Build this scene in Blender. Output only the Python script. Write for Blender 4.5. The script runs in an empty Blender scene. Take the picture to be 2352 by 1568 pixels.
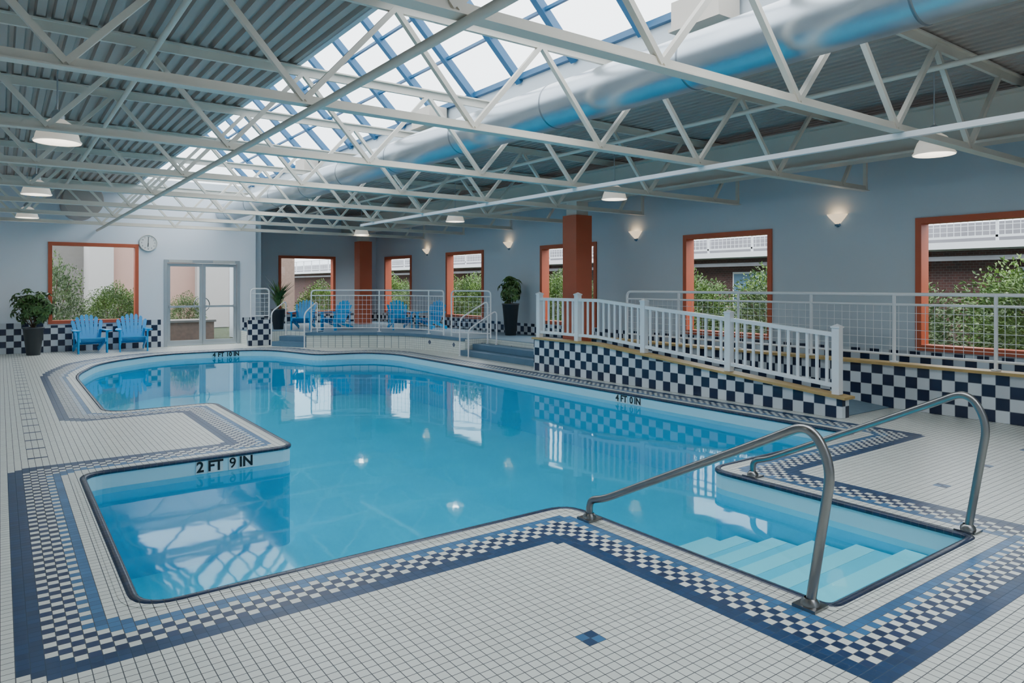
import bpy, math, random
import numpy as np
from mathutils import Vector, Matrix
random.seed(7); np.random.seed(7)
SC=bpy.context.scene
COL=SC.collection

# ------------------------------------------------------------ node helpers
class NB:
    def __init__(s,name):
        s.m=bpy.data.materials.new(name); s.m.use_nodes=True
        s.nt=s.m.node_tree; s.nt.nodes.clear()
        s.out=s.nt.nodes.new('ShaderNodeOutputMaterial')
    def n(s,t,**k):
        nd=s.nt.nodes.new(t)
        for a,b in k.items(): setattr(nd,a,b)
        return nd
    def l(s,a,b): s.nt.links.new(a,b)
    def setin(s,sock,v):
        if hasattr(v,'is_linked') or hasattr(v,'links'): s.l(v,sock)
        else: sock.default_value=v
    def m2(s,op,a,b=0.0):
        nd=s.n('ShaderNodeMath',operation=op)
        s.setin(nd.inputs[0],a); s.setin(nd.inputs[1],b)
        return nd.outputs[0]
    def mix(s,f,a,b,bt='MIX'):
        nd=s.n('ShaderNodeMix',data_type='RGBA',blend_type=bt)
        s.setin(nd.inputs[0],f); s.setin(nd.inputs[6],a); s.setin(nd.inputs[7],b)
        return nd.outputs[2]
    def pos(s):
        g=s.n('ShaderNodeNewGeometry'); x=s.n('ShaderNodeSeparateXYZ'); s.l(g.outputs['Position'],x.inputs[0]); return g.outputs['Position'],x.outputs
def c4(c): return (c[0],c[1],c[2],1.0)

def mat(name,col,rough=0.5,metal=0.0,var=0.08,scale=6.0,bump=0.0,emit=None,es=0.0,spec=0.5,coat=0.0):
    b=NB(name); p=b.n('ShaderNodeBsdfPrincipled')
    tc=b.n('ShaderNodeTexCoord'); nz=b.n('ShaderNodeTexNoise'); nz.inputs['Scale'].default_value=scale; nz.inputs['Detail'].default_value=3
    b.l(tc.outputs['Object'],nz.inputs['Vector'])
    dark=c4([x*(1-var) for x in col]); lite=c4([min(1,x*(1+var)) for x in col])
    b.l(b.mix(nz.outputs[0],dark,lite),p.inputs['Base Color'])
    p.inputs['Roughness'].default_value=rough; p.inputs['Metallic'].default_value=metal
    p.inputs['Specular IOR Level'].default_value=spec
    p.inputs['Coat Weight'].default_value=coat
    if bump:
        bp=b.n('ShaderNodeBump'); bp.inputs['Strength'].default_value=bump; bp.inputs['Distance'].default_value=0.01
        b.l(nz.outputs[0],bp.inputs['Height']); b.l(bp.outputs[0],p.inputs['Normal'])
    if emit: p.inputs['Emission Color'].default_value=c4(emit); p.inputs['Emission Strength'].default_value=es
    b.l(p.outputs[0],b.out.inputs[0]); return b.m

def leafmat(name,ca,cb,scale=3.0,rough=.5):
    b=NB(name); p=b.n('ShaderNodeBsdfPrincipled'); P,X=b.pos()
    nz=b.n('ShaderNodeTexNoise'); nz.inputs['Scale'].default_value=scale; nz.inputs['Detail'].default_value=4; b.l(P,nz.inputs['Vector'])
    mr=b.n('ShaderNodeMapRange'); mr.inputs[1].default_value=.35; mr.inputs[2].default_value=.65; b.l(nz.outputs[0],mr.inputs[0])
    b.l(b.mix(mr.outputs[0],c4(ca),c4(cb)),p.inputs['Base Color']); p.inputs['Roughness'].default_value=rough
    b.l(p.outputs[0],b.out.inputs[0]); return b.m

def tilemat(name,cA,cB,size,wall=True,grout=(0.3,0.32,0.33),g=0.035,var=0.12,rough=0.25,accent=None,spec=0.5):
    b=NB(name); p=b.n('ShaderNodeBsdfPrincipled'); P,X=b.pos()
    if wall: u=b.m2('ADD',X[0],X[1]); v=X[2]
    else: u=X[0]; v=X[1]
    su=b.m2('DIVIDE',u,size); sv=b.m2('DIVIDE',v,size)
    fu=b.m2('FRACT',su); fv=b.m2('FRACT',sv)
    e=b.m2('MINIMUM',b.m2('MINIMUM',fu,b.m2('SUBTRACT',1.0,fu)),b.m2('MINIMUM',fv,b.m2('SUBTRACT',1.0,fv)))
    gm=b.m2('LESS_THAN',e,g)
    cu=b.m2('FLOOR',su); cv=b.m2('FLOOR',sv)
    cb=b.n('ShaderNodeCombineXYZ'); b.l(cu,cb.inputs[0]); b.l(cv,cb.inputs[1])
    wn=b.n('ShaderNodeTexWhiteNoise'); b.l(cb.outputs[0],wn.inputs['Vector'])
    if cB is not None:
        ck=b.m2('FLOORED_MODULO',b.m2('ADD',cu,cv),2.0)
        col=b.mix(ck,c4(cA),c4(cB))
    else: col=c4(cA)
    lo=1-var
    k=b.m2('ADD',b.m2('MULTIPLY',wn.outputs['Value'],2*var),lo)
    kk=b.n('ShaderNodeCombineXYZ'); [b.l(k,kk.inputs[i]) for i in range(3)]
    col=b.mix(1.0,col,kk.outputs[0],'MULTIPLY')
    if accent:
        per,zc,acol=accent
        au=b.m2('ABSOLUTE',b.m2('SUBTRACT',b.m2('FLOORED_MODULO',u,per),per/2))
        av=b.m2('ABSOLUTE',b.m2('SUBTRACT',v,zc))
        am=b.m2('LESS_THAN',b.m2('ADD',au,av),0.06)
        col=b.mix(am,col,c4(acol))
    col=b.mix(gm,col,c4(grout))
    b.l(col,p.inputs['Base Color']); p.inputs['Specular IOR Level'].default_value=spec
    r=b.m2('ADD',b.m2('MULTIPLY',gm,0.5),rough); b.l(r,p.inputs['Roughness'])
    b.l(p.outputs[0],b.out.inputs[0]); return b.m

def glassmat(name,tint=(0.97,0.99,1.0),fac=0.03):
    b=NB(name); t=b.n('ShaderNodeBsdfTransparent'); t.inputs[0].default_value=c4(tint)
    gl=b.n('ShaderNodeBsdfGlossy'); gl.inputs['Roughness'].default_value=0.015
    mx=b.n('ShaderNodeMixShader'); mx.inputs[0].default_value=fac; b.l(t.outputs[0],mx.inputs[1]); b.l(gl.outputs[0],mx.inputs[2])
    b.l(mx.outputs[0],b.out.inputs[0]); return b.m
def watermat(name,tint,ior,bump):
    b=NB(name); t=b.n('ShaderNodeBsdfTransparent'); t.inputs[0].default_value=c4(tint)
    gl=b.n('ShaderNodeBsdfGlossy'); gl.inputs['Roughness'].default_value=0.035; gl.inputs['Color'].default_value=(.62,.82,.92,1)
    fr=b.n('ShaderNodeFresnel'); fr.inputs[0].default_value=ior
    mx=b.n('ShaderNodeMixShader'); b.l(fr.outputs[0],mx.inputs[0]); b.l(t.outputs[0],mx.inputs[1]); b.l(gl.outputs[0],mx.inputs[2])
    P,X=b.pos(); nz=b.n('ShaderNodeTexNoise'); nz.inputs['Scale'].default_value=2.2; nz.inputs['Detail'].default_value=2
    b.l(P,nz.inputs['Vector']); bp=b.n('ShaderNodeBump'); bp.inputs['Strength'].default_value=bump; bp.inputs['Distance'].default_value=0.05
    b.l(nz.outputs[0],bp.inputs['Height']); b.l(bp.outputs[0],gl.inputs['Normal']); b.l(bp.outputs[0],fr.inputs['Normal'])
    b.l(mx.outputs[0],b.out.inputs[0]); return b.m

NAVY=(0.014,0.038,0.11); BLUE=(0.009,0.045,0.125); MID=(0.04,0.15,0.32); LITE=(0.22,0.38,0.52); WHITE=(0.70,0.735,0.69)
M={}
GR=(0.10,0.11,0.12)
M['f_white']=tilemat('floor_tile_white',WHITE,None,0.05,False,GR,0.04,0.05,0.34,spec=.4)
M['f_navy']=tilemat('floor_tile_navy',NAVY,None,0.05,False,GR,0.03,0.2,0.34,spec=.35)
M['f_mid']=tilemat('floor_tile_blue',MID,None,0.05,False,GR,0.03,0.2,0.34,spec=.35)
M['f_lite']=tilemat('floor_tile_paleblue',LITE,None,0.05,False,GR,0.03,0.1,0.34,spec=.4)
M['f_blue']=tilemat('floor_tile_deepblue',BLUE,None,0.05,False,(0.05,0.08,0.12),0.03,0.2,0.34,spec=.35)
M['coping']=tilemat('coping_tile',(0.012,0.025,0.065),None,0.05,False,(0.06,0.08,0.1),0.05,0.3,0.3)
M['checker']=tilemat('checker_tile',(0.014,0.024,0.06),(0.60,0.65,0.69),0.14,True,(0.3,0.33,0.35),0.02,0.15,0.25)
M['face']=tilemat('platform_face_tile',(0.68,0.72,0.67),None,0.05,True,(0.3,0.35,0.35),0.05,0.05,0.3,accent=(0.9,0.2,NAVY))
M['wallR']=mat('wall_paint_blue',(0.53,0.60,0.65),0.8,var=0.02,scale=1.5)
M['wallF']=mat('wall_paint_pale',(0.76,0.81,0.87),0.8,var=0.02,scale=1.5)
M['steel']=mat('truss_paint_cream',(0.68,0.65,0.57),0.45,var=0.08,scale=3)
M['beige']=mat('girder_paint',(0.58,0.53,0.46),0.5,var=0.06,scale=2)
M['white']=mat('white_enamel',(0.84,0.86,0.88),0.3,var=0.02)
M['curb']=mat('curb_paint',(0.6,0.66,0.7),0.6,var=0.03)
M['deck']=mat('metal_deck',(0.43,0.375,0.34),0.5,metal=0.05,var=0.12,scale=1.2)
M['red']=mat('brick_red_paint',(0.50,0.105,0.045),0.5,var=0.05)
M['duct']=mat('galvanised_metal',(0.44,0.50,0.55),0.32,metal=0.92,var=0.05,scale=3)
M['seam']=mat('duct_seam_metal',(0.22,0.25,0.28),0.45,metal=0.8,var=0.04,scale=3)
M['chrome']=mat('brushed_steel',(0.28,0.28,0.28),0.28,metal=1.0,var=0.05,scale=30)
M['blueframe']=mat('blue_frame',(0.025,0.12,0.25),0.4,var=0.05)
M['wood']=mat('yellow_wood',(0.46,0.32,0.12),0.5,var=0.2,scale=12)
M['step']=mat('blue_step',(0.08,0.17,0.26),0.5,var=0.1,scale=8)
M['carpet']=mat('platform_floor',(0.18,0.28,0.36),0.7,var=0.1,scale=10)
M['chair']=mat('blue_plastic',(0.0,0.34,0.75),0.4,var=0.05)
M['pot']=mat('grey_pot',(0.05,0.06,0.07),0.4,var=0.1)
M['soil']=mat('soil',(0.05,0.03,0.02),0.9,var=0.3)
M['leaf']=leafmat('leaf_dark',(0.025,0.075,0.02),(0.09,0.20,0.05),9,.42)
M['leaf2']=leafmat('leaf_bright',(0.03,0.075,0.012),(0.13,0.23,0.03),2.5)
M['leaf3']=leafmat('leaf_soft',(0.035,0.075,0.018),(0.12,0.19,0.055),2.5)
M['stem']=mat('bark',(0.12,0.08,0.05),0.8,var=0.3)
M['black']=mat('black_paint',(0.006,0.007,0.010),0.4)
M['plate']=mat('marking_tile_pale',(0.62,0.72,0.74),0.3,var=0.03)
M['clock']=mat('clock_face',(0.78,0.78,0.75),0.5,var=0.01)
M['rim']=mat('clock_rim_white',(0.55,0.55,0.52),0.4,var=0.01)
M['alu']=mat('aluminium_frame',(0.42,0.46,0.49),0.35,metal=0.4,var=0.03)
M['shade']=mat('frosted_shade',(0.80,0.79,0.76),0.4,var=0.02,emit=(1,0.90,0.72),es=0.4)
M['shadew']=mat('frosted_sconce',(0.85,0.78,0.66),0.4,var=0.02,emit=(1,0.74,0.45),es=1.1)
M['bulb']=mat('bulb_glow',(1,0.9,0.7),0.4,emit=(1,0.8,0.5),es=5)
M['glass']=glassmat('window_glass')
M['water']=watermat('pool_water',(0.66,0.97,1.0),1.30,0.03)
M['ground']=mat('ground_cover',(0.05,0.07,0.035),0.9,var=0.4,scale=2)
M['paleb']=mat('pale_stucco',(0.40,0.385,0.38),0.8,var=0.04)
M['greyb']=mat('grey_upper_wall',(0.2,0.2,0.22),0.8,var=0.3,scale=1.5)
M['pink']=mat('pink_stucco',(0.40,0.25,0.21),0.8,var=0.04)
M['concrete']=mat('concrete',(0.16,0.15,0.14),0.8,var=0.15)
M['planter']=mat('planter_brick',(0.22,0.15,0.12),0.8,var=0.3,scale=14)
M['outwhite']=mat('balcony_white',(0.6,0.62,0.65),0.5,var=0.03)
M['tread']=mat('pool_step_tread',(0.16,0.68,0.84),0.5,var=0.04)
M['nosing']=mat('pool_step_nosing',(0.46,0.85,0.92),0.5,var=0.02)
def brick():
    b=NB('dark_brick'); p=b.n('ShaderNodeBsdfPrincipled'); P,X=b.pos()
    cb=b.n('ShaderNodeCombineXYZ'); b.l(X[1],cb.inputs[0]); b.l(X[2],cb.inputs[1])
    t=b.n('ShaderNodeTexBrick'); b.l(cb.outputs[0],t.inputs['Vector']); t.inputs['Scale'].default_value=4
    t.inputs['Color1'].default_value=(0.10,0.035,0.03,1); t.inputs['Color2'].default_value=(0.06,0.025,0.022,1); t.inputs['Mortar'].default_value=(0.12,0.10,0.09,1)
    b.l(t.outputs[0],p.inputs['Base Color']); p.inputs['Roughness'].default_value=0.9; b.l(p.outputs[0],b.out.inputs[0]); return b.m
M['brick']=brick()
def poolmat():
    b=NB('pool_plaster'); p=b.n('ShaderNodeBsdfPrincipled'); P,X=b.pos()
    nz=b.n('ShaderNodeTexNoise'); nz.inputs['Scale'].default_value=1.2; nz.inputs['Detail'].default_value=4; b.l(P,nz.inputs['Vector'])
    col=b.mix(nz.outputs[0],(0.0,0.50,0.72,1),(0.0,0.64,0.85,1))
    up=b.m2('GREATER_THAN',X[2],-0.19)
    col=b.mix(up,col,(0.42,0.72,0.82,1))
    b.l(col,p.inputs['Base Color']); p.inputs['Roughness'].default_value=0.5; b.l(p.outputs[0],b.out.inputs[0]); return b.m
M['pool']=poolmat()

# ------------------------------------------------------------ mesh builder
class MB:
    def __init__(s): s.v=[]; s.f=[]; s.sm=[]
    def add(s,vs,fs,smooth=False):
        o=len(s.v); s.v+= [tuple(x) for x in vs]
        for f in fs: s.f.append([o+i for i in f]); s.sm.append(smooth)
        return s
    def box(s,x0,x1,y0,y1,z0,z1):
        vs=[(x0,y0,z0),(x1,y0,z0),(x1,y1,z0),(x0,y1,z0),(x0,y0,z1),(x1,y0,z1),(x1,y1,z1),(x0,y1,z1)]
        return s.add(vs,[(0,3,2,1),(4,5,6,7),(0,1,5,4),(1,2,6,5),(2,3,7,6),(3,0,4,7)])
    def beam(s,p,q,w,h,up=(0,0,1)):
        p=Vector(p);q=Vector(q);d=(q-p).normalized();u=Vector(up)
        if abs(d.dot(u))>0.98: u=Vector((1,0,0))
        r=d.cross(u).normalized(); u=r.cross(d).normalized()
        vs=[]
        for c in (p,q):
            for a,b in ((-1,-1),(1,-1),(1,1),(-1,1)): vs.append(c+r*(a*w/2)+u*(b*h/2))
        return s.add(vs,[(0,1,2,3),(7,6,5,4),(0,4,5,1),(1,5,6,2),(2,6,7,3),(3,7,4,0)])
    def prism(s,poly,z0,z1):
        n=len(poly); vs=[(x,y,z0) for x,y in poly]+[(x,y,z1) for x,y in poly]
        fs=[list(range(n))[::-1],list(range(n,2*n))]+[(i,(i+1)%n,n+(i+1)%n,n+i) for i in range(n)]
        return s.add(vs,fs)
    def tube(s,path,r,seg=10,closed=False):
        P=[Vector(p) for p in path]; n=len(P)
        if closed: T=[(P[(i+1)%n]-P[i-1]).normalized() for i in range(n)]
        else: T=[(P[min(i+1,n-1)]-P[max(i-1,0)]).normalized() for i in range(n)]
        a=Vector((0,0,1)) if abs(T[0].z)<0.9 else Vector((1,0,0))
        N=(a-T[0]*a.dot(T[0])).normalized(); vs=[]
        for i in range(n):
            N=(N-T[i]*N.dot(T[i])).normalized(); B=T[i].cross(N)
            for k in range(seg):
                t=2*math.pi*k/seg; vs.append(P[i]+(N*math.cos(t)+B*math.sin(t))*r)
        fs=[]
        for i in range(n if closed else n-1):
            j=(i+1)%n
            for k in range(seg): fs.append((i*seg+k,i*seg+(k+1)%seg,j*seg+(k+1)%seg,j*seg+k))
        s.add(vs,fs,True)
        if not closed: s.add([vs[k] for k in range(seg)],[list(range(seg))[::-1]]); s.add([vs[(n-1)*seg+k] for k in range(seg)],[list(range(seg))])
        return s
    def lathe(s,prof,seg=24,c=(0,0,0),a0=0,a1=2*math.pi):
        full=abs(a1-a0-2*math.pi)<1e-6; m=seg if full else seg+1; vs=[]
        for r,z in prof:
            for k in range(m):
                t=a0+(a1-a0)*k/seg; vs.append((c[0]+r*math.cos(t),c[1]+r*math.sin(t),c[2]+z))
        fs=[]
        for i in range(len(prof)-1):
            for k in range(seg):
                k2=(k+1)%m; fs.append((i*m+k,i*m+k2,(i+1)*m+k2,(i+1)*m+k))
        return s.add(vs,fs,True)
    def rot(s,M4):
        s.v=[tuple(M4@Vector(v)) for v in s.v]; return s
    def obj(s,name,m,parent=None,origin=(0,0,0),**props):
        me=bpy.data.meshes.new(name); o=Vector(origin)
        me.from_pydata([tuple(Vector(v)-o) for v in s.v],[],s.f)
        me.polygons.foreach_set('use_smooth',s.sm)
        if not isinstance(m,(list,tuple)): m=[m]
        for x in m: me.materials.append(x)
        me.update(); ob=bpy.data.objects.new(name,me); COL.objects.link(ob)
        if parent: ob.parent=parent
        else: ob.location=o
        for k,v in props.items(): ob[k]=v
        return ob
def empty(name,loc,rz=0,**props):
    e=bpy.data.objects.new(name,None); e.empty_display_size=0.2; e.location=loc; e.rotation_euler[2]=rz; COL.objects.link(e)
    for k,v in props.items(): e[k]=v
    return e
def copy_thing(root,loc,rz=None,**props):
    def rec(o,par):
        c=o.copy(); COL.objects.link(c)
        if par: c.parent=par
        for ch in o.children: rec(ch,c)
        return c
    kids=list(root.children); n=root.copy(); COL.objects.link(n)
    for ch in kids: rec(ch,n)
    n.location=loc
    if rz is not None: n.rotation_euler[2]=rz
    for k,v in props.items(): n[k]=v
    return n
def fillet(pts,r,n=5,closed=False):
    P=[Vector(p) for p in pts]; N=len(P); out=[]
    for i in range(N):
        if not closed and i in (0,N-1): out.append(P[i]); continue
        rr=r[i] if isinstance(r,(list,tuple)) else r
        a=P[i-1];b=P[i];c=P[(i+1)%N]
        l1=(a-b).length;l2=(c-b).length; k=min(rr,l1*0.49,l2*0.49)
        p=b+(a-b).normalized()*k;q=b+(c-b).normalized()*k
        for j in range(n+1):
            t=j/n; out.append(p*(1-t)**2+b*2*t*(1-t)+q*t*t)
    return out
def textmesh(body,size,name,m,parent,loc,rot,align='CENTER',sx=1.0,bold=0.012):
    cu=bpy.data.curves.new(name,'FONT'); cu.body=body; cu.size=size; cu.align_x=align; cu.align_y='CENTER'; cu.extrude=0.001; cu.offset=size*bold
    t=bpy.data.objects.new(name+'_tmp',cu); COL.objects.link(t)
    dg=bpy.context.evaluated_depsgraph_get(); dg.update()
    me=bpy.data.meshes.new_from_object(t.evaluated_get(dg)); bpy.data.objects.remove(t)
    me.materials.clear(); me.materials.append(m)
    o=bpy.data.objects.new(name,me); COL.objects.link(o); o.location=loc; o.rotation_euler=rot; o.scale=(sx,1,1)
    if parent: o.parent=parent
    return o

# ------------------------------------------------------------ camera
cam=bpy.data.cameras.new('camera'); co=bpy.data.objects.new('camera',cam); COL.objects.link(co); SC.camera=co
YAW=math.radians(36.03); co.location=(0,0,1.55); co.rotation_euler=(math.pi/2,0,-YAW)
cam.sensor_width=36; cam.lens=1617/2352*36; cam.shift_y=-129/2352; cam.clip_start=0.05

# ------------------------------------------------------------ pool outline
PO=[(0.55,3.8),(3.25,3.8),(3.25,1.85),(4.85,1.85),(4.85,3.85),(7.25,3.85),(7.25,14.4),(6.85,15.15),(5.75,15.35),(5.35,16.9),(4.9,17.4),(2.95,17.5),(1.6,16.2),(1.05,14.2),(1.05,9.85),(2.3,9.85),(2.3,6.75),(0.55,6.75)]
RR=[.18,.2,.06,.06,.2,.15,.4,.4,.3,.4,.4,.7,.7,.7,.3,.2,.15,.2]
out=[(p.x,p.y) for p in fillet([(a,b,0) for a,b in PO],RR,6,True)]
W=np.array(out)
def inside(px,py,poly):
    r=np.zeros(px.shape,bool); n=len(poly); j=n-1
    for i in range(n):
        xi,yi=poly[i];xj,yj=poly[j]
        if yi!=yj:
            c=((yi>py)!=(yj>py))&(px<(xj-xi)*(py-yi)/(yj-yi)+xi); r^=c
        j=i
    return r
# floor as tile grid
S=0.05; x0,x1,y0,y1=-1.5,10.3,-3.0,19.5
nx=int(round((x1-x0)/S)); ny=int(round((y1-y0)/S))
gx=x0+S*np.arange(nx+1); gy=y0+S*np.arange(ny+1)
GX,GY=np.meshgrid(gx,gy)
vin=inside(GX,GY-1e-4,[(a,b) for a,b in out])&inside(GX+1e-4,GY+1e-4,out)
cx=(gx[:-1]+gx[1:])/2; cy=(gy[:-1]+gy[1:])/2; CX,CY=np.meshgrid(cx,cy)
rem=inside(CX,CY,out)|vin[:-1,:-1]|vin[1:,:-1]|vin[:-1,1:]|vin[1:,1:]
bp=[]
for i in range(len(out)):
    a=W[i];b=W[(i+1)%len(out)]; k=max(1,int(np.hypot(*(b-a))/0.04))
    for t in range(k): bp.append(a+(b-a)*t/k)
bp=np.array(bp); D=np.full(CX.shape,9.0)
sel=(CX>-0.3)&(CX<8.2)&(CY>1.0)&(CY<18.5); sx=CX[sel]; sy=CY[sel]; dd=np.full(sx.shape,9.0)
for q in bp: dd=np.minimum(dd,np.maximum(np.abs(sx-q[0]),np.abs(sy-q[1])))
D[sel]=dd; K=np.floor(D/S+0.02).astype(int)
I,J=np.meshgrid(np.arange(nx),np.arange(ny)); par=(I+J)%2
cls=np.zeros(CX.shape,int)
cls[(K==3)]=2
cls[(K==4)&(par==0)]=2
cls[(K>=5)&(K<=7)&(par==0)]=1
cls[(K>=8)&(K<=9)]=4
def motif(mx,my):
    i=int(round((mx-x0)/S)); j=int(round((my-y0)/S))
    cls[j-1,i-1]=4;cls[j,i]=4;cls[j-1,i]=2;cls[j,i-1]=2
for mx,my in [(2.1,2.3),(1.1,2.3),(0.1,2.3),(5.9,2.45),(6.85,2.5),(7.8,2.5),(8.6,2.5)]: motif(mx,my)
yy=7.6
while yy<18.6:
    j=int(round((yy-y0)/S)); i=int(round((0.2-x0)/S)); cls[j,i:i+3]=1; yy+=0.45
keep=~rem
idx=(J*(nx+1)+I)[keep]
faces=np.stack([idx,idx+1,idx+nx+2,idx+nx+1],1).astype(np.int32)
me=bpy.data.meshes.new('floor'); nv=(nx+1)*(ny+1)
co3=np.zeros((nv,3),np.float32); co3[:,0]=GX.ravel(); co3[:,1]=GY.ravel()
me.vertices.add(nv); me.vertices.foreach_set('co',co3.ravel())
nf=len(faces); me.loops.add(nf*4); me.loops.foreach_set('vertex_index',faces.ravel())
me.polygons.add(nf); me.polygons.foreach_set('loop_start',(np.arange(nf)*4).astype(np.int32))
for k in ('f_white','f_navy','f_mid','f_lite','f_blue'): me.materials.append(M[k])
me.polygons.foreach_set('material_index',cls[keep].astype(np.int32)); me.update(calc_edges=True); me.validate()
fl=bpy.data.objects.new('floor',me); COL.objects.link(fl); fl['kind']='structure'; fl['label']='white mosaic tiled pool deck with navy and blue checker border'

# ------------------------------------------------------------ pool
pool=empty('swimming_pool',(4,9,0),label='indoor swimming pool with turquoise water and dark tile coping',category='swimming pool')
O=(4,9,0); n=len(out); DEP=-0.95
b=MB(); b.add([(x,y,0) for x,y in out]+[(x,y,DEP) for x,y in out],[(i,(i+1)%n,n+(i+1)%n,n+i) for i in range(n)]+[list(range(n,2*n))])
b.obj('basin',M['pool'],pool,O)
WZ=-0.145
MB().add([(x,y,WZ) for x,y in out],[list(range(n))]).obj('water',M['water'],pool,O)
def offs(d):
    r=[]
    for i in range(n):
        a=W[i-1];c=W[(i+1)%n];t=(c-a)/np.hypot(*(c-a)); r.append((W[i][0]+t[1]*d,W[i][1]-t[0]*d))
    return r
def ring(prof,name,m,**k):
    vs=[];fs=[]
    for d,z in prof: vs+=[(x,y,z) for x,y in offs(d)]
    for a in range(len(prof)-1):
        for i in range(n): fs.append((a*n+i,a*n+(i+1)%n,(a+1)*n+(i+1)%n,(a+1)*n+i))
    MB().add(vs,fs,True).obj(name,m,pool,O,**k)
ring([(-0.008,-0.026),(-0.012,-0.008),(-0.006,0.004),(0.008,0.006),(0.036,0.005),(0.040,0.0)],'coping',M['coping'],label='dark navy bullnose tile edge')
ring([(0.034,0.0022),(0.078,0.0018)],'coping_border',M['f_white'],label='white tile strip beside the dark edge')
sy_=[1.87,2.22,2.55,2.88,3.21,3.54,3.82]; sz_=[-.19,-.255,-.325,-.40,-.48,-.57]
for k in range(6):
    ya,yb,z=sy_[k],sy_[k+1],sz_[k]
    MB().box(3.27,4.83,ya,yb,DEP+.001,z).obj('entry_step',M['tread'],pool,O)
    MB().box(3.28,4.82,yb-.13,yb+.004,z-.03,z+.004).obj('step_nosing',M['nosing'],pool,O)
for ws,l,r,s,ax in [((('2',-.20),('FT',-.07),('9',.08),('IN',.20)),(1.65,6.740,-.084),(math.pi/2,0,0),.13,(1,0)),
               ((('4',-.25),('FT',-.10),('10',.08),('IN',.25)),(4.3,17.40,-.082),(math.pi/2,0,0),.14,(1,0)),
               ((('4',-.20),('FT',-.07),('0',.08),('IN',.20)),(7.240,7.16,-.084),(math.pi/2,0,-math.pi/2),.13,(0,-1))]:
    for w_,off in ws:
        textmesh(w_,s,'depth_marking',M['black'],pool,(l[0]-4+ax[0]*off,l[1]-9+ax[1]*off,l[2]),r,sx=0.95,bold=.012 if w_=='9' else .03)
        hw=.035 if len(w_)==1 else .065
        if s<.135:
            if ax[0]: MB().box(l[0]+off-hw,l[0]+off+hw,6.743,6.749,-.142,-.03).obj('marking_tile',M['plate'],pool,O)
            else: MB().box(7.243,7.249,l[1]-off-hw,l[1]-off+hw,-.142,-.03).obj('marking_tile',M['plate'],pool,O)

# ------------------------------------------------------------ walls
H=3.9
def wall_x(name,xa,xb,ya,yb,ops,m,z1=H):
    b=MB(); cur=ya
    for o in sorted(ops):
        b.box(xa,xb,cur,o[0],0,z1); b.box(xa,xb,o[0],o[1],0,o[2]); b.box(xa,xb,o[0],o[1],o[3],z1); cur=o[1]
    b.box(xa,xb,cur,yb,0,z1); return b.obj(name,m,kind='structure')
def wall_y(name,ya,yb,xa,xb,ops,m,z1=H):
    b=MB(); cur=xa
    for o in sorted(ops):
        b.box(cur,o[0],ya,yb,0,z1)
        if o[2]>0: b.box(o[0],o[1],ya,yb,0,o[2])
        b.box(o[0],o[1],ya,yb,o[3],z1); cur=o[1]
    b.box(cur,xb,ya,yb,0,z1); return b.obj(name,m,kind='structure')
XR=10.3; WZ0,WZ1=0.69,2.44
RW=[(2.77,4.57),(6.9,8.68),(11.12,12.97),(15.46,17.3),(19.47,21.25)]
wall_x('wall_right',XR,XR+.2,-3,22.2,[(a,b_,WZ0,WZ1) for a,b_ in RW],M['wallR'])
wall_y('wall_far',19.5,19.7,-1.7,5.6,[(0.94,2.73,.69,2.52),(3.34,5.18,0,2.2)],M['wallF'])
wall_x('wall_side',5.6,5.8,19.7,22.0,[],M['wallR'])
wall_y('wall_back',22.0,22.2,5.6,10.3,[(7.05,8.82,.69,2.44)],M['wallR'])
wall_x('wall_left',-1.7,-1.5,-3,19.5,[],M['wallF'])
wall_y('wall_front',-3.2,-3.0,-1.7,10.5,[],M['wallF'])
T=0.012
b=MB()
b.box(-1.5,.87,19.5-T,19.5,0,.69).box(.87,2.80,19.5-T,19.5,0,.62).box(2.80,3.27,19.5-T,19.5,0,.69).box(5.25,5.6,19.5-T,19.5,0,.69)
b.obj('baseboard_far',M['checker'],kind='structure')
b=MB(); b.box(XR-T,XR,-3,22,.36,.63); b.obj('baseboard_right',M['checker'],kind='structure')
MB().box(5.8,XR-T,22-T,22,.36,.63).obj('baseboard_back',M['checker'],kind='structure')

def win_x(i,x,a,c,z0,z1):
    r=empty('window_%d'%i,(x,(a+c)/2,z0),kind='structure'); o=(x,(a+c)/2,z0); w=.08
    b=MB(); X0,X1=x-.03,x+.19
    b.box(X0,X1,a-w/2,a+w/2,z0-w/2,z1+w/2).box(X0,X1,c-w/2,c+w/2,z0-w/2,z1+w/2).box(X0,X1,a+w/2,c-w/2,z1-w/2,z1+w/2).box(X0,X1,a+w/2,c-w/2,z0-w/2,z0+w/2)
    b.obj('window_frame',M['red'],r,o)
    MB().add([(x+.12,a+.04,z0+.04),(x+.12,c-.04,z0+.04),(x+.12,c-.04,z1-.04),(x+.12,a+.04,z1-.04)],[(0,1,2,3)]).obj('glass_pane',M['glass'],r,o)
def win_y(i,y,a,c,z0,z1):
    r=empty('window_%d'%i,((a+c)/2,y,z0),kind='structure'); o=((a+c)/2,y,z0); w=.08
    b=MB(); Y0,Y1=y-.03,y+.19
    b.box(a-w/2,a+w/2,Y0,Y1,z0-w/2,z1+w/2).box(c-w/2,c+w/2,Y0,Y1,z0-w/2,z1+w/2).box(a+w/2,c-w/2,Y0,Y1,z1-w/2,z1+w/2).box(a+w/2,c-w/2,Y0,Y1,z0-w/2,z0+w/2)
    b.obj('window_frame',M['red'],r,o)
    MB().add([(a+.04,y+.12,z0+.04),(c-.04,y+.12,z0+.04),(c-.04,y+.12,z1-.04),(a+.04,y+.12,z1-.04)],[(0,1,2,3)]).obj('glass_pane',M['glass'],r,o)
for i,(a,c) in enumerate(RW): win_x(i+1,XR,a,c,WZ0,WZ1)
win_y(6,22.0,7.05,8.82,.69,2.44); win_y(7,19.5,.94,2.73,.69,2.52)

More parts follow.
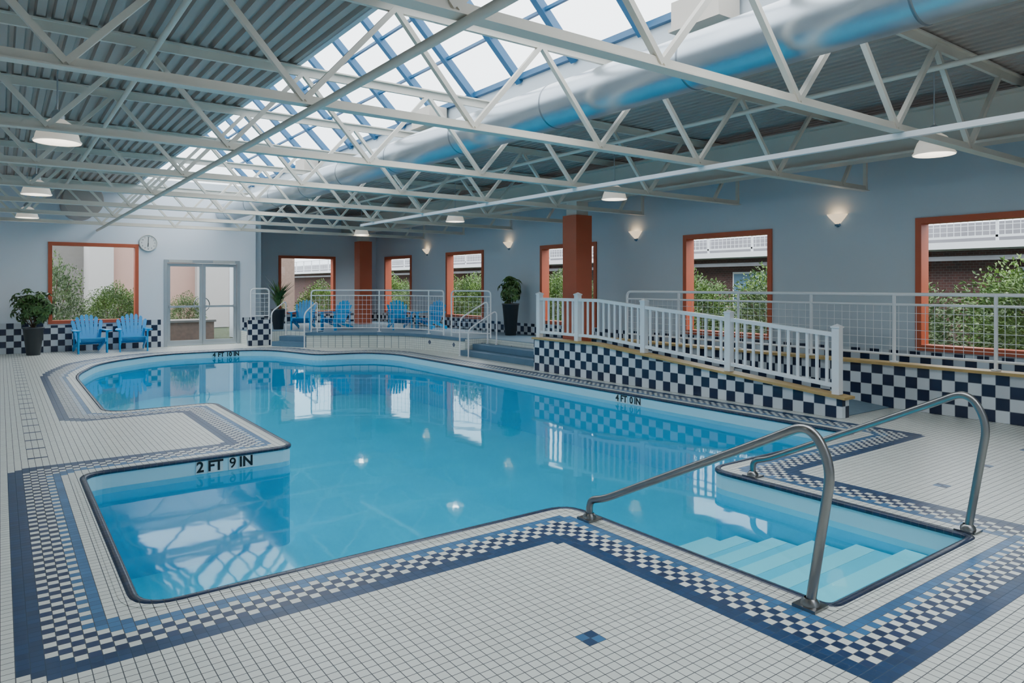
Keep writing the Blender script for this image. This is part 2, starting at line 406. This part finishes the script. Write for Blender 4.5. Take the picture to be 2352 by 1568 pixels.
# double door
d0=empty('door_1',(4.26,19.5,0),kind='structure',label='aluminium framed double glass doors with push bars')
o=(4.26,19.5,0); b=MB()
b.box(3.34,3.41,19.47,19.62,0,2.2).box(5.11,5.18,19.47,19.62,0,2.2).box(3.41,5.11,19.47,19.62,2.12,2.2)
b.obj('door_frame',M['alu'],d0,o)
for a,c in ((3.42,4.255),(4.265,5.10)):
    b=MB(); b.box(a,a+.07,19.52,19.57,.01,2.11).box(c-.07,c,19.52,19.57,.01,2.11).box(a+.07,c-.07,19.52,19.57,2.03,2.11).box(a+.07,c-.07,19.52,19.57,.01,.14)
    b.obj('door_leaf',M['alu'],d0,o)
    MB().add([(a+.07,19.545,.14),(c-.07,19.545,.14),(c-.07,19.545,2.03),(a+.07,19.545,2.03)],[(0,1,2,3)]).obj('glass_pane',M['glass'],d0,o)
    MB().box(a+.03,c-.03,19.46,19.50,.98,1.03).box(a+.03,a+.09,19.49,19.53,.97,1.04).box(c-.09,c-.03,19.49,19.53,.97,1.04).obj('push_bar',M['alu'],d0,o)
MB().tube([(4.26+.19*math.cos(t)*(1),19.62,1.05+.19*math.sin(t)) for t in [i*math.pi/12 for i in range(24)]],.013,8,True).obj('pull_handle',M['chrome'],d0,o)
MB().box(3.45,4.0,19.44,19.49,2.13,2.19).box(4.5,5.05,19.44,19.49,2.13,2.19).obj('door_closer',M['rim'],d0,o)

# clock
ck=empty('wall_clock',(2.98,19.49,2.6),label='round white wall clock with black hands above the seats',category='clock')
ck.scale=(.95,.95,.95)
Rx=Matrix.Rotation(math.pi/2,4,'X')
MB().lathe([(0.0001,.035),(.19,.035)],36).rot(Rx).obj('clock_face',M['clock'],ck)
MB().lathe([(.19,.0),(.19,.035),(.195,.05),(.215,.05),(.22,.03),(.22,0)],36).rot(Rx).obj('clock_rim',M['rim'],ck)
MB().beam((0,-.042,0),(.005,-.042,.15),.012,.004,(0,1,0)).obj('minute_hand',M['black'],ck)
MB().beam((0,-.045,0),(-.01,-.045,-.1),.016,.004,(0,1,0)).obj('hour_hand',M['black'],ck)
for h in range(1,13):
    a=math.pi/2-h*math.pi/6; textmesh(str(h),.045,'numeral',M['black'],ck,(.155*math.cos(a),-.037,.155*math.sin(a)),(math.pi/2,0,0))

# ------------------------------------------------------------ platform
plat=empty('raised_platform',(8,17,0),label='raised seating platform with white tiled front and blue floor',category='platform')
o=(8,17,0)
PP=[(5.2,19.48),(5.2,18.62),(6.1,18.45),(6.68,17.46),(6.15,17.15),(6.9,16.65),(7.6,16.15),(8.05,15.5),(8.25,14.8),(8.33,14.0),(8.35,13.25),(8.9,13.25),(8.9,10.2),(9.3,10.2),(9.3,-2.98),(XR-.014,-2.98),(XR-.014,21.98),(5.82,21.98),(5.82,19.48)]
MB().prism(PP,0.002,.35).obj('platform_face',M['face'],plat,o)
MB().prism(PP,.3505,.36).obj('platform_floor',M['carpet'],plat,o)
nos=[(6.68,17.46),(6.15,17.15),(6.9,16.65),(7.6,16.15),(8.05,15.5),(8.25,14.8),(8.33,14.0),(8.35,13.25)]
b=MB()
for p,q in zip(nos[:-1],nos[1:]): b.beam((p[0],p[1],.345),(q[0],q[1],.345),.07,.07)
b.obj('platform_nosing',M['step'],plat,o)
MB().box(5.12,5.68,18.45,18.6,.002,.66).obj('platform_knee_wall',M['checker'],plat,o)
st=empty('platform_steps',(6.1,17.8,0),label='blue steps up to the seating platform',category='steps')
nv_=(.857,.496)
for k in range(2):
    f=.27*k; P=[(5.6+nv_[0]*f,18.1+nv_[1]*f),(6.15+nv_[0]*f,17.15+nv_[1]*f),(6.68,17.47),(6.12,18.42)]
    MB().prism(P,.003+.12*k,.12*(k+1)).obj('step',M['step'],st,(6.1,17.8,0))
st2=empty('platform_steps',(8.6,11.7,0),label='wide blue steps beside the ramp landing',category='steps')
for k in range(2): MB().box(8.22+.32*k,8.895,10.22,13.24,.003+.12*k,.12*(k+1)).obj('step',M['step'],st2,(8.6,11.7,0))

# ------------------------------------------------------------ ramp
rp=empty('access_ramp',(8.5,7.2,0),label='checker tiled access ramp with yellow wooden cap',category='ramp')
o=(8.5,7.2,0)
def capz(y): return .60 if y>8.55 else .60-(8.55-y)*.0815
def sidewall(xa,xb,prof,m,name):
    nn=len(prof); vs=[(xa,y,z) for y,z in prof]+[(xb,y,z) for y,z in prof]
    fs=[list(range(nn)),list(range(nn,2*nn))[::-1]]+[(i,nn+i,nn+(i+1)%nn,(i+1)%nn) for i in range(nn)]
    MB().add(vs,fs).obj(name,m,rp,o)
sidewall(7.9,8.05,[(10.18,.002),(10.18,.57),(8.55,.57),(4.35,capz(4.35)-.03),(4.35,.002)],M['checker'],'side_wall')
sidewall(7.86,8.09,[(10.2,.57),(10.2,.60),(8.55,.60),(4.3,capz(4.3)),(4.3,capz(4.3)-.03),(8.55,.57)],M['wood'],'wooden_cap')
sidewall(8.05,9.09,[(10.18,.002),(10.18,.36),(8.9,.36),(4.4,.012),(4.4,.002)],M['carpet'],'ramp_surface')
MB().box(8.05,8.2,10.05,10.18,.36,.57).obj('end_curb',M['checker'],rp,o)
kw=empty('tiled_curb_wall',(9.17,3,0),label='low navy and white checker tiled wall with yellow cap',category='low wall')
MB().box(9.1,9.24,-2.98,9.95,.003,.54).obj('tiled_wall',M['checker'],kw,(9.17,3,0))
MB().box(9.05,9.29,-2.98,9.97,.54,.575).obj('wooden_cap',M['wood'],kw,(9.17,3,0))

# picket fence
pf=empty('picket_fence',(7.97,7.3,0),label='white vinyl picket fence along the ramp',category='fence')
o=(7.97,7.3,0); posts=[10.1,9.05,7.52,5.97,4.45]; X=7.97
for y in posts:
    z=capz(y)+.002; b=MB(); b.box(X-.045,X+.045,y-.045,y+.045,z,z+.78).box(X-.055,X+.055,y-.055,y+.055,z+.78,z+.80)
    b.add([(X-.05,y-.05,z+.80),(X+.05,y-.05,z+.80),(X+.05,y+.05,z+.80),(X-.05,y+.05,z+.80),(X,y,z+.83)],[(0,1,4),(1,2,4),(2,3,4),(3,0,4)])
    b.obj('fence_post',M['white'],pf,o)
for a,c in zip(posts[:-1],posts[1:]):
    for dz,h,w,nm in ((.70,.05,.06,'top_rail'),(.10,.045,.05,'bottom_rail')):
        pts=[a,8.55,c] if a>8.55>c else [a,c]; b=MB()
        for p,q in zip(pts[:-1],pts[1:]): b.beam((X,p,capz(p)+dz),(X,q,capz(q)+dz),w,h)
        b.obj(nm,M['white'],pf,o)
    k=int(round((a-c)/.125))
    for i in range(1,k):
        y=a+(c-a)*i/k; z=capz(y); MB().box(X-.012,X+.012,y-.016,y+.016,z+.11,z+.69).obj('picket',M['white'],pf,o)

# mesh railings
def mesh_rail(path,z0,top,posts_t,label,r=.022):
    P=[Vector((x,y,0)) for x,y in path]; base=P[0]
    e=empty('mesh_railing',(base.x,base.y,z0),label=label,category='railing')
    o=(base.x,base.y,z0)
    L=[0]
    for a,c in zip(P[:-1],P[1:]): L.append(L[-1]+(c-a).length)
    tot=L[-1]
    def at(t):
        t=max(0,min(tot,t))
        for i in range(len(L)-1):
            if t<=L[i+1]+1e-9: return P[i].lerp(P[i+1],(t-L[i])/(L[i+1]-L[i]))
        return P[-1]
    up=Vector((0,0,1)); zt=z0+top; zm=zt-.13; zb=z0+.10
    loop=[P[0]+up*(z0),P[0]+up*zt]+[p+up*zt for p in P[1:]]+[P[-1]+up*z0]
    MB().tube(fillet(loop,.1,5),r,10).obj('top_rail',M['white'],e,o)
    for z,nm in ((zm,'middle_rail'),(zb,'bottom_rail')):
        MB().tube([p+up*z for p in P],r*.7,8).obj(nm,M['white'],e,o)
    for t in posts_t: 
        p=at(t); MB().tube([p+up*z0,p+up*zt],r*.95,10).tube([p+up*z0,p+up*(z0+.015)],.05,12).obj('railing_post',M['white'],e,o)
    b=MB(); k=max(2,int(tot/.105))
    for i in range(1,k):
        p=at(tot*i/k); b.tube([p+up*zb,p+up*zm],.0035,4)
    nz=int((zm-zb)/.105)
    for j in range(1,nz):
        z=zb+(zm-zb)*j/nz; b.tube([p+up*z for p in P],.0035,4)
    b.obj('wire_grid',M['white'],e,o,kind='stuff'); return e
mesh_rail([(9.17,9.07),(9.17,-1.5)],.577,.86,[1.2,2.37,3.57,4.7,5.83,6.97,8.1,9.2],'long white pipe railing with wire grid on the tiled curb wall')
mesh_rail([(6.3,17.2),(6.95,16.77),(7.65,16.27),(8.1,15.6),(8.27,14.9),(8.33,14.15)],.385,1.04,[1.7,3.3],'white pipe railing with wire grid along the platform edge',.018)
mesh_rail([(8.42,13.95),(8.93,13.1)],.362,1.06,[],'short white pipe railing beside the wide steps',.018)
mesh_rail([(5.2,18.52),(5.66,18.52)],.662,.8,[],'short white pipe railing on the checker knee wall',.018)
def hand(path,r,label,m,name='handrail'):
    p0=path[0]; e=empty(name,p0,label=label,category='handrail')
    MB().tube(fillet(path,.12,6),r,14).obj('rail_tube',m,e,p0)
    for p in (path[0],path[-1]): MB().tube([(p[0],p[1],p[2]),(p[0],p[1],p[2]+.012)],r*2.4,16).obj('base_plate',m,e,p0)
    return e
for a,c in (((5.62,18.2),(6.08,18.46)),((6.08,17.07),(6.5,17.32))):
    hand([(a[0],a[1],0.0),(a[0],a[1],.86),(c[0],c[1],1.15),(c[0],c[1],.24)],.016,'white tubular handrail at the platform steps',M['white'])
hand([(8.15,13.15,0.0),(8.15,13.15,.82),(8.85,13.1,1.2),(8.85,13.1,.24)],.016,'white tubular handrail at the wide steps',M['white'])
hand([(8.15,12.8,0.0),(8.15,12.8,.6),(8.85,12.75,1.0),(8.85,12.75,.24)],.015,'lower white tubular handrail at the wide steps',M['white'])

def steelrail(x):
    e=empty('pool_handrail',(x,3.47,0),label='stainless steel grab rail beside the pool entry steps',category='handrail')
    path=fillet([(x,3.47,0.012),(x,3.47,.13),(x,3.33,.17),(x,2.12,.77),(x,1.90,.885),(x,1.79,.70),(x,1.90,.012)],[.1,.1,.1,.14,.17,.2,.1],8)
    MB().tube(path,.0235,18).obj('rail_tube',M['chrome'],e,(x,3.47,0))
    for y in (3.47,1.90):
        MB().box(x-.06,x+.06,y-.06,y+.06,0,.014).obj('base_plate',M['chrome'],e,(x,3.47,0))
        MB().lathe([(.045,.014),(.042,.03),(.028,.045)],20,(x,y,0)).obj('base_collar',M['chrome'],e,(x,3.47,0))
steelrail(3.16); steelrail(4.94)

# ------------------------------------------------------------ roof
b=MB()
def deck(xa,xb,ya,yb,z=3.86):
    pit=.13; x=xa; P=[]
    while x<xb-1e-6:
        P+=[(x,z),(x+.065,z),(x+.08,z+.045),(x+.115,z+.045)]; x+=pit
    P.append((xb,z)); m=len(P)
    b.add([(a,ya,c) for a,c in P]+[(a,yb,c) for a,c in P],[(i,i+1,m+i+1,m+i) for i in range(m-1)])
deck(-1.7,2.5,-3.2,19.7); deck(5.5,10.5,-3.2,22.2)
b.obj('ceiling',M['deck'],kind='structure')
YT=[.85,3.0,5.15,7.3,9.45,11.6,13.75,15.9,18.05]
ZB,ZT=2.9,3.8
tr=empty('roof_truss',(4.5,YT[0],ZB),label='cream painted steel roof truss with zigzag webbing',category='roof truss',group='steel roof trusses')
o=(4.5,0,ZB)
MB().box(-1.48,10.0,-.05,.05,ZB-.01,ZB).box(-1.48,10.0,-.011,.011,ZB,ZB+.065).obj('bottom_chord',M['steel'],tr,o)
MB().box(-1.48,10.28,-.055,.055,ZT+.03,ZT+.045).box(-1.48,10.28,-.018,.018,ZT-.05,ZT+.03).obj('top_chord',M['steel'],tr,o)
x=-1.17; bot=[x+1.5*i for i in range(7)]
for i,bx in enumerate(bot):
    for s_ in (-1,1):
        ax=bx+.75*s_
        if ax<-1.48 : continue
        MB().beam((bx,.0,ZB+.03),(ax,0,ZT-.02),.045,.042).obj('diagonal',M['steel'],tr,o)
MB().beam((9.35,0,ZB+.03),(9.95,0,ZT-.02),.045,.042).obj('diagonal',M['steel'],tr,o)
MB().beam((9.97,0,ZB),(9.97,0,ZT),.045,.045).obj('end_post',M['steel'],tr,o)
for y in YT[1:]: copy_thing(tr,(4.5,y,ZB))
MB().beam((6.4,-2.98,2.862),(6.4,14.4,2.862),.055,.05).obj('ceiling_brace',M['white'],None,(6.4,0,2.862),label='long white steel brace under the trusses',category='brace')
MB().tube([(1.88,-2.98,2.86),(1.88,19.47,2.86)],.028,10).obj('ceiling_brace',M['steel'],None,(1.88,0,2.86),label='long cream pipe brace under the trusses',category='brace')
MB().tube([(7.08,-2.98,3.58),(7.08,21.9,3.58)],.028,10).obj('sprinkler_pipe',M['steel'],None,(7.08,0,3.58),label='cream sprinkler pipe threaded through the trusses',category='pipe')
MB().tube([(1.08,-2.98,3.58),(1.08,19.4,3.58)],.025,10).obj('sprinkler_pipe',M['steel'],None,(1.08,0,3.58),label='cream sprinkler pipe threaded through the trusses',category='pipe')
g=MB(); g.box(8.95,9.22,-2.98,21.98,3.16,3.19).box(8.95,9.22,-2.98,21.98,3.67,3.70).box(9.06,9.10,-2.98,21.98,3.19,3.67)
g.obj('steel_girder',M['beige'],None,(9.08,9,3.16),label='deep beige steel girder resting on the red columns',category='girder')
for cy_ in (10.35,20.35):
    e=empty('column',(9.1,cy_,.36),label='square brick red column with beige steel head',category='column')
    MB().box(8.90,9.30,cy_-.2,cy_+.2,.361,2.9).obj('column_shaft',M['red'],e,(9.1,cy_,.36))
    MB().box(8.95,9.25,cy_-.15,cy_+.15,2.9,3.16).obj('column_head',M['beige'],e,(9.1,cy_,.36))
# duct
e=empty('air_duct',(4.8,8,3.46),label='long round galvanised ventilation duct',category='duct')
o=(4.8,8,3.46); RD=.235
MB().tube([(4.8,y,3.46) for y in (-2.98,5,12,19.48)],RD,48).obj('duct_pipe',M['duct'],e,o)
y=-1.6
while y<19:
    MB().lathe([(RD,-.012),(RD+.004,-.008),(RD+.004,.008),(RD,.012)],48).rot(Matrix.Translation((4.8,y,3.46))@Matrix.Rotation(math.pi/2,4,'X')).obj('duct_seam',M['seam'],e,o); y+=1.85
e=empty('air_duct',(1.5,18.8,3.4),label='short wide round duct end near the far wall',category='duct')
MB().tube([(1.5,18.2,3.45),(1.5,19.495,3.45)],.38,36).obj('duct_pipe',M['deck'],e,(1.5,18.8,3.4))
MB().lathe([(.38,-.02),(.395,-.015),(.395,.015),(.38,.02)],36).rot(Matrix.Translation((1.5,18.22,3.45))@Matrix.Rotation(math.pi/2,4,'X')).obj('duct_seam',M['deck'],e,(1.5,18.8,3.4))
for y in (4.2,9.35,14.6):
    e=empty('vent_box',(5.3,y,3.92),label='beige sheet metal vent box at the skylight curb',category='vent',group='vent boxes')
    MB().box(5.1,5.4,y-.27,y+.27,3.95,4.2).obj('vent_housing',M['beige'],e,(5.3,y,3.92))
    MB().box(5.08,5.42,y-.29,y+.29,3.92,3.95).obj('vent_flange',M['beige'],e,(5.3,y,3.92))
# skylight
sk=empty('skylight',(4,8,3.86),label='pitched glass skylight with blue glazing bars',category='skylight')
o=(4,8,3.86); XL,XM,XRr=2.55,4.0,5.45; ZS=4.2; ZRd=ZS+1.45; YE=19.5
MB().box(XL-.05,XL,-3,YE,3.85,ZS).box(XRr,XRr+.05,-3,YE,3.85,ZS).box(XL-.05,XRr+.05,YE,YE+.05,3.9,ZS).box(XL-.05,XRr+.05,-3.05,-3,3.9,ZS).obj('skylight_curb',M['curb'],sk,o)
MB().add([(XL,YE+.02,ZS),(XRr,YE+.02,ZS),(XM,YE+.02,ZRd)],[(0,1,2)]).obj('gable_glass',M['glass'],sk,o)
MB().add([(XL,-3,ZS),(XL,YE,ZS),(XM,YE,ZRd),(XM,-3,ZRd)],[(0,1,2,3)]).obj('glass_slope',M['glass'],sk,o)
MB().add([(XRr,-3,ZS),(XRr,YE,ZS),(XM,YE,ZRd),(XM,-3,ZRd)],[(0,1,2,3)]).obj('glass_slope',M['glass'],sk,o)
MB().beam((XM,-3,ZRd-.04),(XM,YE,ZRd-.04),.08,.08).obj('ridge_bar',M['blueframe'],sk,o)
MB().beam((XRr-.02,-3,ZS+.03),(XRr-.02,YE,ZS+.03),.08,.07).obj('sill_bar',M['blueframe'],sk,o)
MB().beam((XL+.02,-3,ZS+.03),(XL+.02,YE,ZS+.03),.08,.07).obj('sill_bar',M['blueframe'],sk,o)
y=.85-1.075*3
while y<19.5:
    for xs in (XL,XRr): MB().beam((xs,y,ZS-.02),(XM,y,ZRd-.04),.09,.10).obj('glazing_bar',M['blueframe'],sk,o)
    y+=1.075
for f in (.33,.66):
    for xs in (XL,XRr):
        xx=xs+(XM-xs)*f; zz=ZS+(ZRd-ZS)*f-.02; MB().beam((xx,-3,zz),(xx,YE,zz),.04,.035).obj('purlin',M['blueframe'],sk,o)

# ------------------------------------------------------------ lamps
pl=empty('pendant_lamp',(8.0,3.4,2.93),label='white dome pendant lamp hanging on a thin rod',category='lamp',group='pendant lamps')
MB().lathe([(.20,.0),(.206,.012),(.19,.03),(.182,.07),(.16,.13),(.12,.185),(.07,.22),(.055,.225)],32).lathe([(.198,.002),(.18,.03),(.155,.128),(.05,.215)],32).obj('lamp_shade',M['shade'],pl)
MB().lathe([(.06,.222),(.062,.26),(.04,.30),(.015,.32)],20).obj('lamp_cap',M['alu'],pl)
MB().tube([(0,0,.31),(0,0,.93)],.007,8).obj('lamp_rod',M['alu'],pl)
MB().lathe([(0.001,.03),(.035,.05),(.045,.09),(.03,.14),(.02,.2)],16).obj('bulb',M['bulb'],pl)
def plight(loc,e,r,c,nm):
    l=bpy.data.lights.new(nm,'POINT'); l.energy=e; l.shadow_soft_size=r; l.color=c
    ob=bpy.data.objects.new(nm,l); ob.location=loc; COL.objects.link(ob); return ob
locs=[(8.0,y) for y in (3.4,8.2,13.1,18.0)]+[(.45,y) for y in (8.1,12.95,17.5)]+[(8.0,-1.4),(.45,3.3),(.45,-1.4)]
for i,(x,y) in enumerate(locs):
    if i: copy_thing(pl,(x,y,2.93))
    plight((x,y,3.0),10,.07,(1,.92,.8),'pendant_light')
sn=empty('wall_sconce',(XR,5.74,2.55),label='frosted uplight wall sconce glowing warm',category='lamp',group='wall sconces')
MB().lathe([(.01,-.08),(.03,-.075),(.11,.015),(.15,.065),(.155,.075),(.14,.07),(.1,.02),(.02,-.05)],24,(0,0,0),math.pi/2,3*math.pi/2).obj('sconce_shade',M['shadew'],sn)
MB().lathe([(.001,-.12),(.02,-.115),(.035,-.08),(.035,-.07)],16,(0,0,0),math.pi/2,3*math.pi/2).box(-.02,-.001,-.04,.04,-.1,.05).obj('sconce_bracket',M['step'],sn)
for i,y in enumerate((5.74,9.93,14.28,18.45)):
    if i: copy_thing(sn,(XR,y,2.55))
    plight((XR-.1,y,2.61),1.0,.04,(1,.66,.36),'sconce_light')

# ------------------------------------------------------------ chairs
ch=empty('adirondack_chair',(1.68,18.9,0),0.1,label='bright blue adirondack chair against the checker wall',category='chair',group='blue adirondack chairs')
b=MB()
for i in range(6):
    t=i/5; y=-.36+t*.46; z=.37-t*.12; b.beam((-.27,y,z),(.27,y,z),.078,.022,(0,.25,1))
b.obj('seat',M['chair'],ch)
b=MB()
for i in range(-3,4):
    tx=i*.105; bx=i*.07; L=.98-.022*i*i
    p=Vector((bx,.12,.2)); q=Vector((tx,.12+.36*L*.8,.2+L*.72)); b.beam(p,q,.082,.018,(0,-1,.4))
    d=(q-p).normalized()
    b.beam(q-d*.005,q+d*.022,.06,.018,(0,-1,.4)); b.beam(q+d*.02,q+d*.038,.034,.018,(0,-1,.4))
b.beam((-.27,.33,.52),(.27,.33,.52),.06,.025).beam((-.25,.45,.76),(.25,.45,.76),.05,.02)
b.obj('backrest',M['chair'],ch)
for s_ in (-1,1):
    MB().prism([(s_*.27,-.42),(s_*.40,-.44),(s_*.42,-.38),(s_*.40,-.1),(s_*.35,.36),(s_*.27,.36)][::s_],.545,.57).obj('armrest',M['chair'],ch)
    MB().beam((s_*.31,-.34,0),(s_*.31,-.34,.545),.03,.11,(0,1,0)).add([(s_*.325,-.36,.5),(s_*.38,-.36,.545),(s_*.325,-.36,.545),(s_*.325,-.33,.5),(s_*.38,-.33,.545),(s_*.325,-.33,.545)],[(0,1,2),(5,4,3),(0,3,4,1)]).obj('leg',M['chair'],ch)
    MB().beam((s_*.28,-.38,.33),(s_*.28,.48,.045),.03,.09,(0,0,1)).beam((s_*.285,.33,.1),(s_*.285,.33,.56),.03,.05,(0,1,0)).obj('leg',M['chair'],ch)
ch.scale=(.92,.92,.92)
copy_thing(ch,(2.56,18.88,0),-.06)
for (x,y,r) in ((6.65,18.75,-.6),(7.3,18.05,-1.2),(8.75,17.2,-.2),(9.35,16.55,-1.25)):
    copy_thing(ch,(x,y,.362),r,label='bright blue adirondack chair on the raised platform').scale=(.8,.8,.84)

# ------------------------------------------------------------ plants
def leafquad(b,p,d,nrm,L,Wd):
    d=d.normalized(); r=d.cross(nrm); 
    if r.length<1e-3: r=d.cross(Vector((1,.2,0)))
    r.normalize(); nn=r.cross(d)
    v=[p,p+d*L*.45+r*Wd/2+nn*L*.05,p+d*L-nn*L*.12,p+d*L*.45-r*Wd/2+nn*L*.05]
    b.add(v,[(0,1,2,3)])
def rv(): return Vector((random.gauss(0,1),random.gauss(0,1),random.gauss(0,1))).normalized()
def pot(e,h,r0,r1):
    MB().lathe([(.001,0),(r0,0),(r1,h-.03),(r1+.012,h-.03),(r1+.012,h),(r1-.012,h),(r1-.02,h-.05)],28).obj('pot',M['pot'],e)
    MB().lathe([(.001,h-.05),(r1-.02,h-.05)],28).obj('soil',M['soil'],e)
def schefflera(loc,h,rx,rz,zc,label,nw=70):
    e=empty('potted_plant',loc,label=label,category='plant'); pot(e,h,.13,.2)
    b=MB(); s=MB()
    for i in range(nw):
        d=rv(); rr=random.uniform(.45,1)
        c=Vector((d.x*rx*rr,d.y*min(rx,.3)*rr,zc+d.z*rz*rr))
        if i%4==0: s.tube([(0,0,h-.05),(c.x*.4,c.y*.4,(h+c.z)/2),tuple(c)],.007,5)
        ax=(d+Vector((0,0,.6))).normalized(); t=ax.orthogonal().normalized(); u=ax.cross(t)
        for k in range(7):
            a=2*math.pi*k/7+random.random()*.3; dd=(t*math.cos(a)+u*math.sin(a))-Vector((0,0,.45))
            leafquad(b,c,dd,ax,random.uniform(.12,.17),.055)
    b.obj('foliage',M['leaf'],e,kind='stuff'); s.obj('stems',M['stem'],e)
schefflera((.6,18.9,0),.62,.44,.42,1.1,'bushy umbrella plant in a tall grey pot',95)
schefflera((9.85,13.6,.36),.76,.28,.34,1.12,'umbrella plant in a tall dark pot on the platform',75)
e=empty('potted_plant',(6.1,19.15,.36),label='spiky yucca plant in a dark pot on the platform',category='plant'); pot(e,.55,.13,.18)
b=MB()
for i in range(60):
    a=random.random()*6.28; el=random.uniform(.8,1.45); d=Vector((math.cos(a)*math.cos(el),math.sin(a)*math.cos(el),math.sin(el)))
    leafquad(b,Vector((0,0,random.uniform(.5,.8))),d,Vector((0,0,1)),random.uniform(.45,.85),.06)
b.obj('foliage',M['leaf'],e,kind='stuff')

# ------------------------------------------------------------ outside
MB().add([(-40,-30,-.02),(-1.7,-30,-.02),(-1.7,60,-.02),(-40,60,-.02)],[(0,1,2,3)]).add([(10.5,-30,-.02),(60,-30,-.02),(60,60,-.02),(10.5,60,-.02)],[(0,1,2,3)]).add([(-1.7,19.7,-.02),(10.5,19.7,-.02),(10.5,60,-.02),(-1.7,60,-.02)],[(0,1,2,3)]).obj('ground',M['ground'],kind='structure')
def bush(loc,r,h,m,label,nl=1500,ls=.09):
    e=empty('shrub',loc,label=label,category='shrub'); b=MB()
    for i in range(nl):
        d=rv(); rr=random.uniform(.5,1)*(1+.22*math.sin(5*d.x+1)*math.cos(4*d.y+d.z*6))
        p=Vector((d.x*r*rr,d.y*r*rr,h*.5+d.z*h*.5*rr)); 
        if p.z<.03: continue
        leafquad(b,p,(d+rv()*.9),rv(),random.uniform(.7,1.3)*ls,ls*.5)
    b.obj('foliage',m,e,kind='stuff')
    s=MB()
    for k in range(5):
        a=k*1.26; s.tube([(0,0,0),(r*.3*math.cos(a),r*.3*math.sin(a),h*.4),(r*.6*math.cos(a),r*.6*math.sin(a),h*.75)],.015,5)
    s.obj('branches',M['stem'],e); return e
B1=bush((11.65,3.4,0),.9,1.8,M['leaf2'],'bright green leafy shrub outside the window',6500,.078)
B2=bush((11.65,5.5,0),.9,1.65,M['leaf3'],'soft green shrub outside the window',6500,.066)
k=0
for y in (1.2,7.6,9.7,11.8,13.9,16.0,18.1,20.2):
    src=B1 if k%2==0 else B2; q=copy_thing(src,(11.65,y,0),0); sc=random.uniform(.95,1.1); q.scale=(1,1,sc); k+=1
for y in (2.2,4.6,7.0,9.4,11.8,14.2,16.6,19,21.4,23.8,26.2,28.6,31):
    src=B2 if k%2==0 else B1; q=copy_thing(src,(14.1,y,0),0); q.scale=(1.15,1.15,random.uniform(1.0,1.2)); k+=1
for x,y,sx_,sz,s_ in ((1.0,21.0,.8,1.35,B2),(2.45,21.0,.68,.85,B1),(4.6,23.3,.62,.78,B2),(7.1,24.2,.9,1,B2),(9.2,24.2,.9,.9,B1),(.3,23.2,1.0,1.4,B1),(2.6,23.2,.9,.9,B2)):
    q=copy_thing(s_,(x,y,0),0); q.scale=(sx_,sx_,sz)
bd=empty('neighbour_building',(18,10,0),label='dark brick building with white balcony railing',category='building')
o=(18,10,0)
MB().box(18,18.3,-15,70,0,2.35).obj('brick_wall',M['brick'],bd,o)
MB().box(17.0,18.3,-15,70,2.35,2.5).obj('balcony_slab',M['outwhite'],bd,o)
MB().box(19.5,19.8,-15,70,2.5,3.1).obj('upper_wall',M['greyb'],bd,o)
b=MB()
for z in (2.6,3.2): b.beam((17.05,-15,z),(17.05,60,z),.05,.05)
y=-15
while y<60: b.beam((17.05,y,2.5),(17.05,y,3.2),.05,.05); y+=1.5
z=2.72
while z<3.15: b.beam((17.05,-15,z),(17.05,60,z),.012,.012); z+=.12
y=-15
while y<60: b.beam((17.05,y,2.6),(17.05,y,3.2),.01,.01); y+=.14
b.obj('balcony_railing',M['outwhite'],bd,o)
for y in (0.5,4.6,8.2,12,16,20,25): 
    MB().box(17.93,18.0,y,y+1.3,.5,1.95).obj('building_window',M['outwhite'],bd,o)
    MB().box(17.91,17.93,y+.06,y+.62,.56,1.89).box(17.91,17.93,y+.68,y+1.24,.56,1.89).obj('building_window_glass',M['step'],bd,o)
MB().box(17.3,17.4,-15,70,2.1,2.2).obj('conduit_rail',M['greyb'],bd,o)
b2=empty('pale_building',(2,27,0),label='pale stucco building with pink walls',category='building')
o=(2,27,0)
MB().box(-12,2.43,29.5,29.8,0,3.0).obj('concrete_wall',M['concrete'],b2,o)
MB().box(2.43,3.15,27.5,29.5,0,4.5).obj('pale_wall',M['paleb'],b2,o)
MB().box(3.15,5.8,27.8,29.5,0,4.2).obj('pink_wall',M['pink'],b2,o)
MB().box(5.8,6.9,27.4,29.5,0,4.2).obj('pale_wall',M['paleb'],b2,o)
MB().box(6.9,9.5,27.8,29.5,0,4.2).obj('pink_wall',M['planter'],b2,o)
e=empty('garden_planter',(4.4,21.9,0),label='low brick planter box outside the glass doors',category='planter')
MB().box(3.8,5.0,21.5,22.4,-.01,.5).obj('planter_box',M['planter'],e,(4.4,21.9,0))
MB().box(3.75,5.05,21.45,22.45,.5,.56).obj('planter_cap',M['concrete'],e,(4.4,21.9,0))

# ------------------------------------------------------------ world
w=bpy.data.worlds.new('world'); SC.world=w; w.use_nodes=True; nt=w.node_tree; nt.nodes.clear()
ou=nt.nodes.new('ShaderNodeOutputWorld'); bg=nt.nodes.new('ShaderNodeBackground'); tc=nt.nodes.new('ShaderNodeTexCoord')
sp=nt.nodes.new('ShaderNodeSeparateXYZ'); cr=nt.nodes.new('ShaderNodeValToRGB')
nt.links.new(tc.outputs['Generated'],sp.inputs[0]); nt.links.new(sp.outputs[2],cr.inputs[0])
cr.color_ramp.elements[0].color=(.50,.57,.62,1); cr.color_ramp.elements[1].color=(.96,.98,1,1); cr.color_ramp.elements[1].position=.6
nt.links.new(cr.outputs[0],bg.inputs[0]); bg.inputs[1].default_value=5.8; nt.links.new(bg.outputs[0],ou.inputs[0])
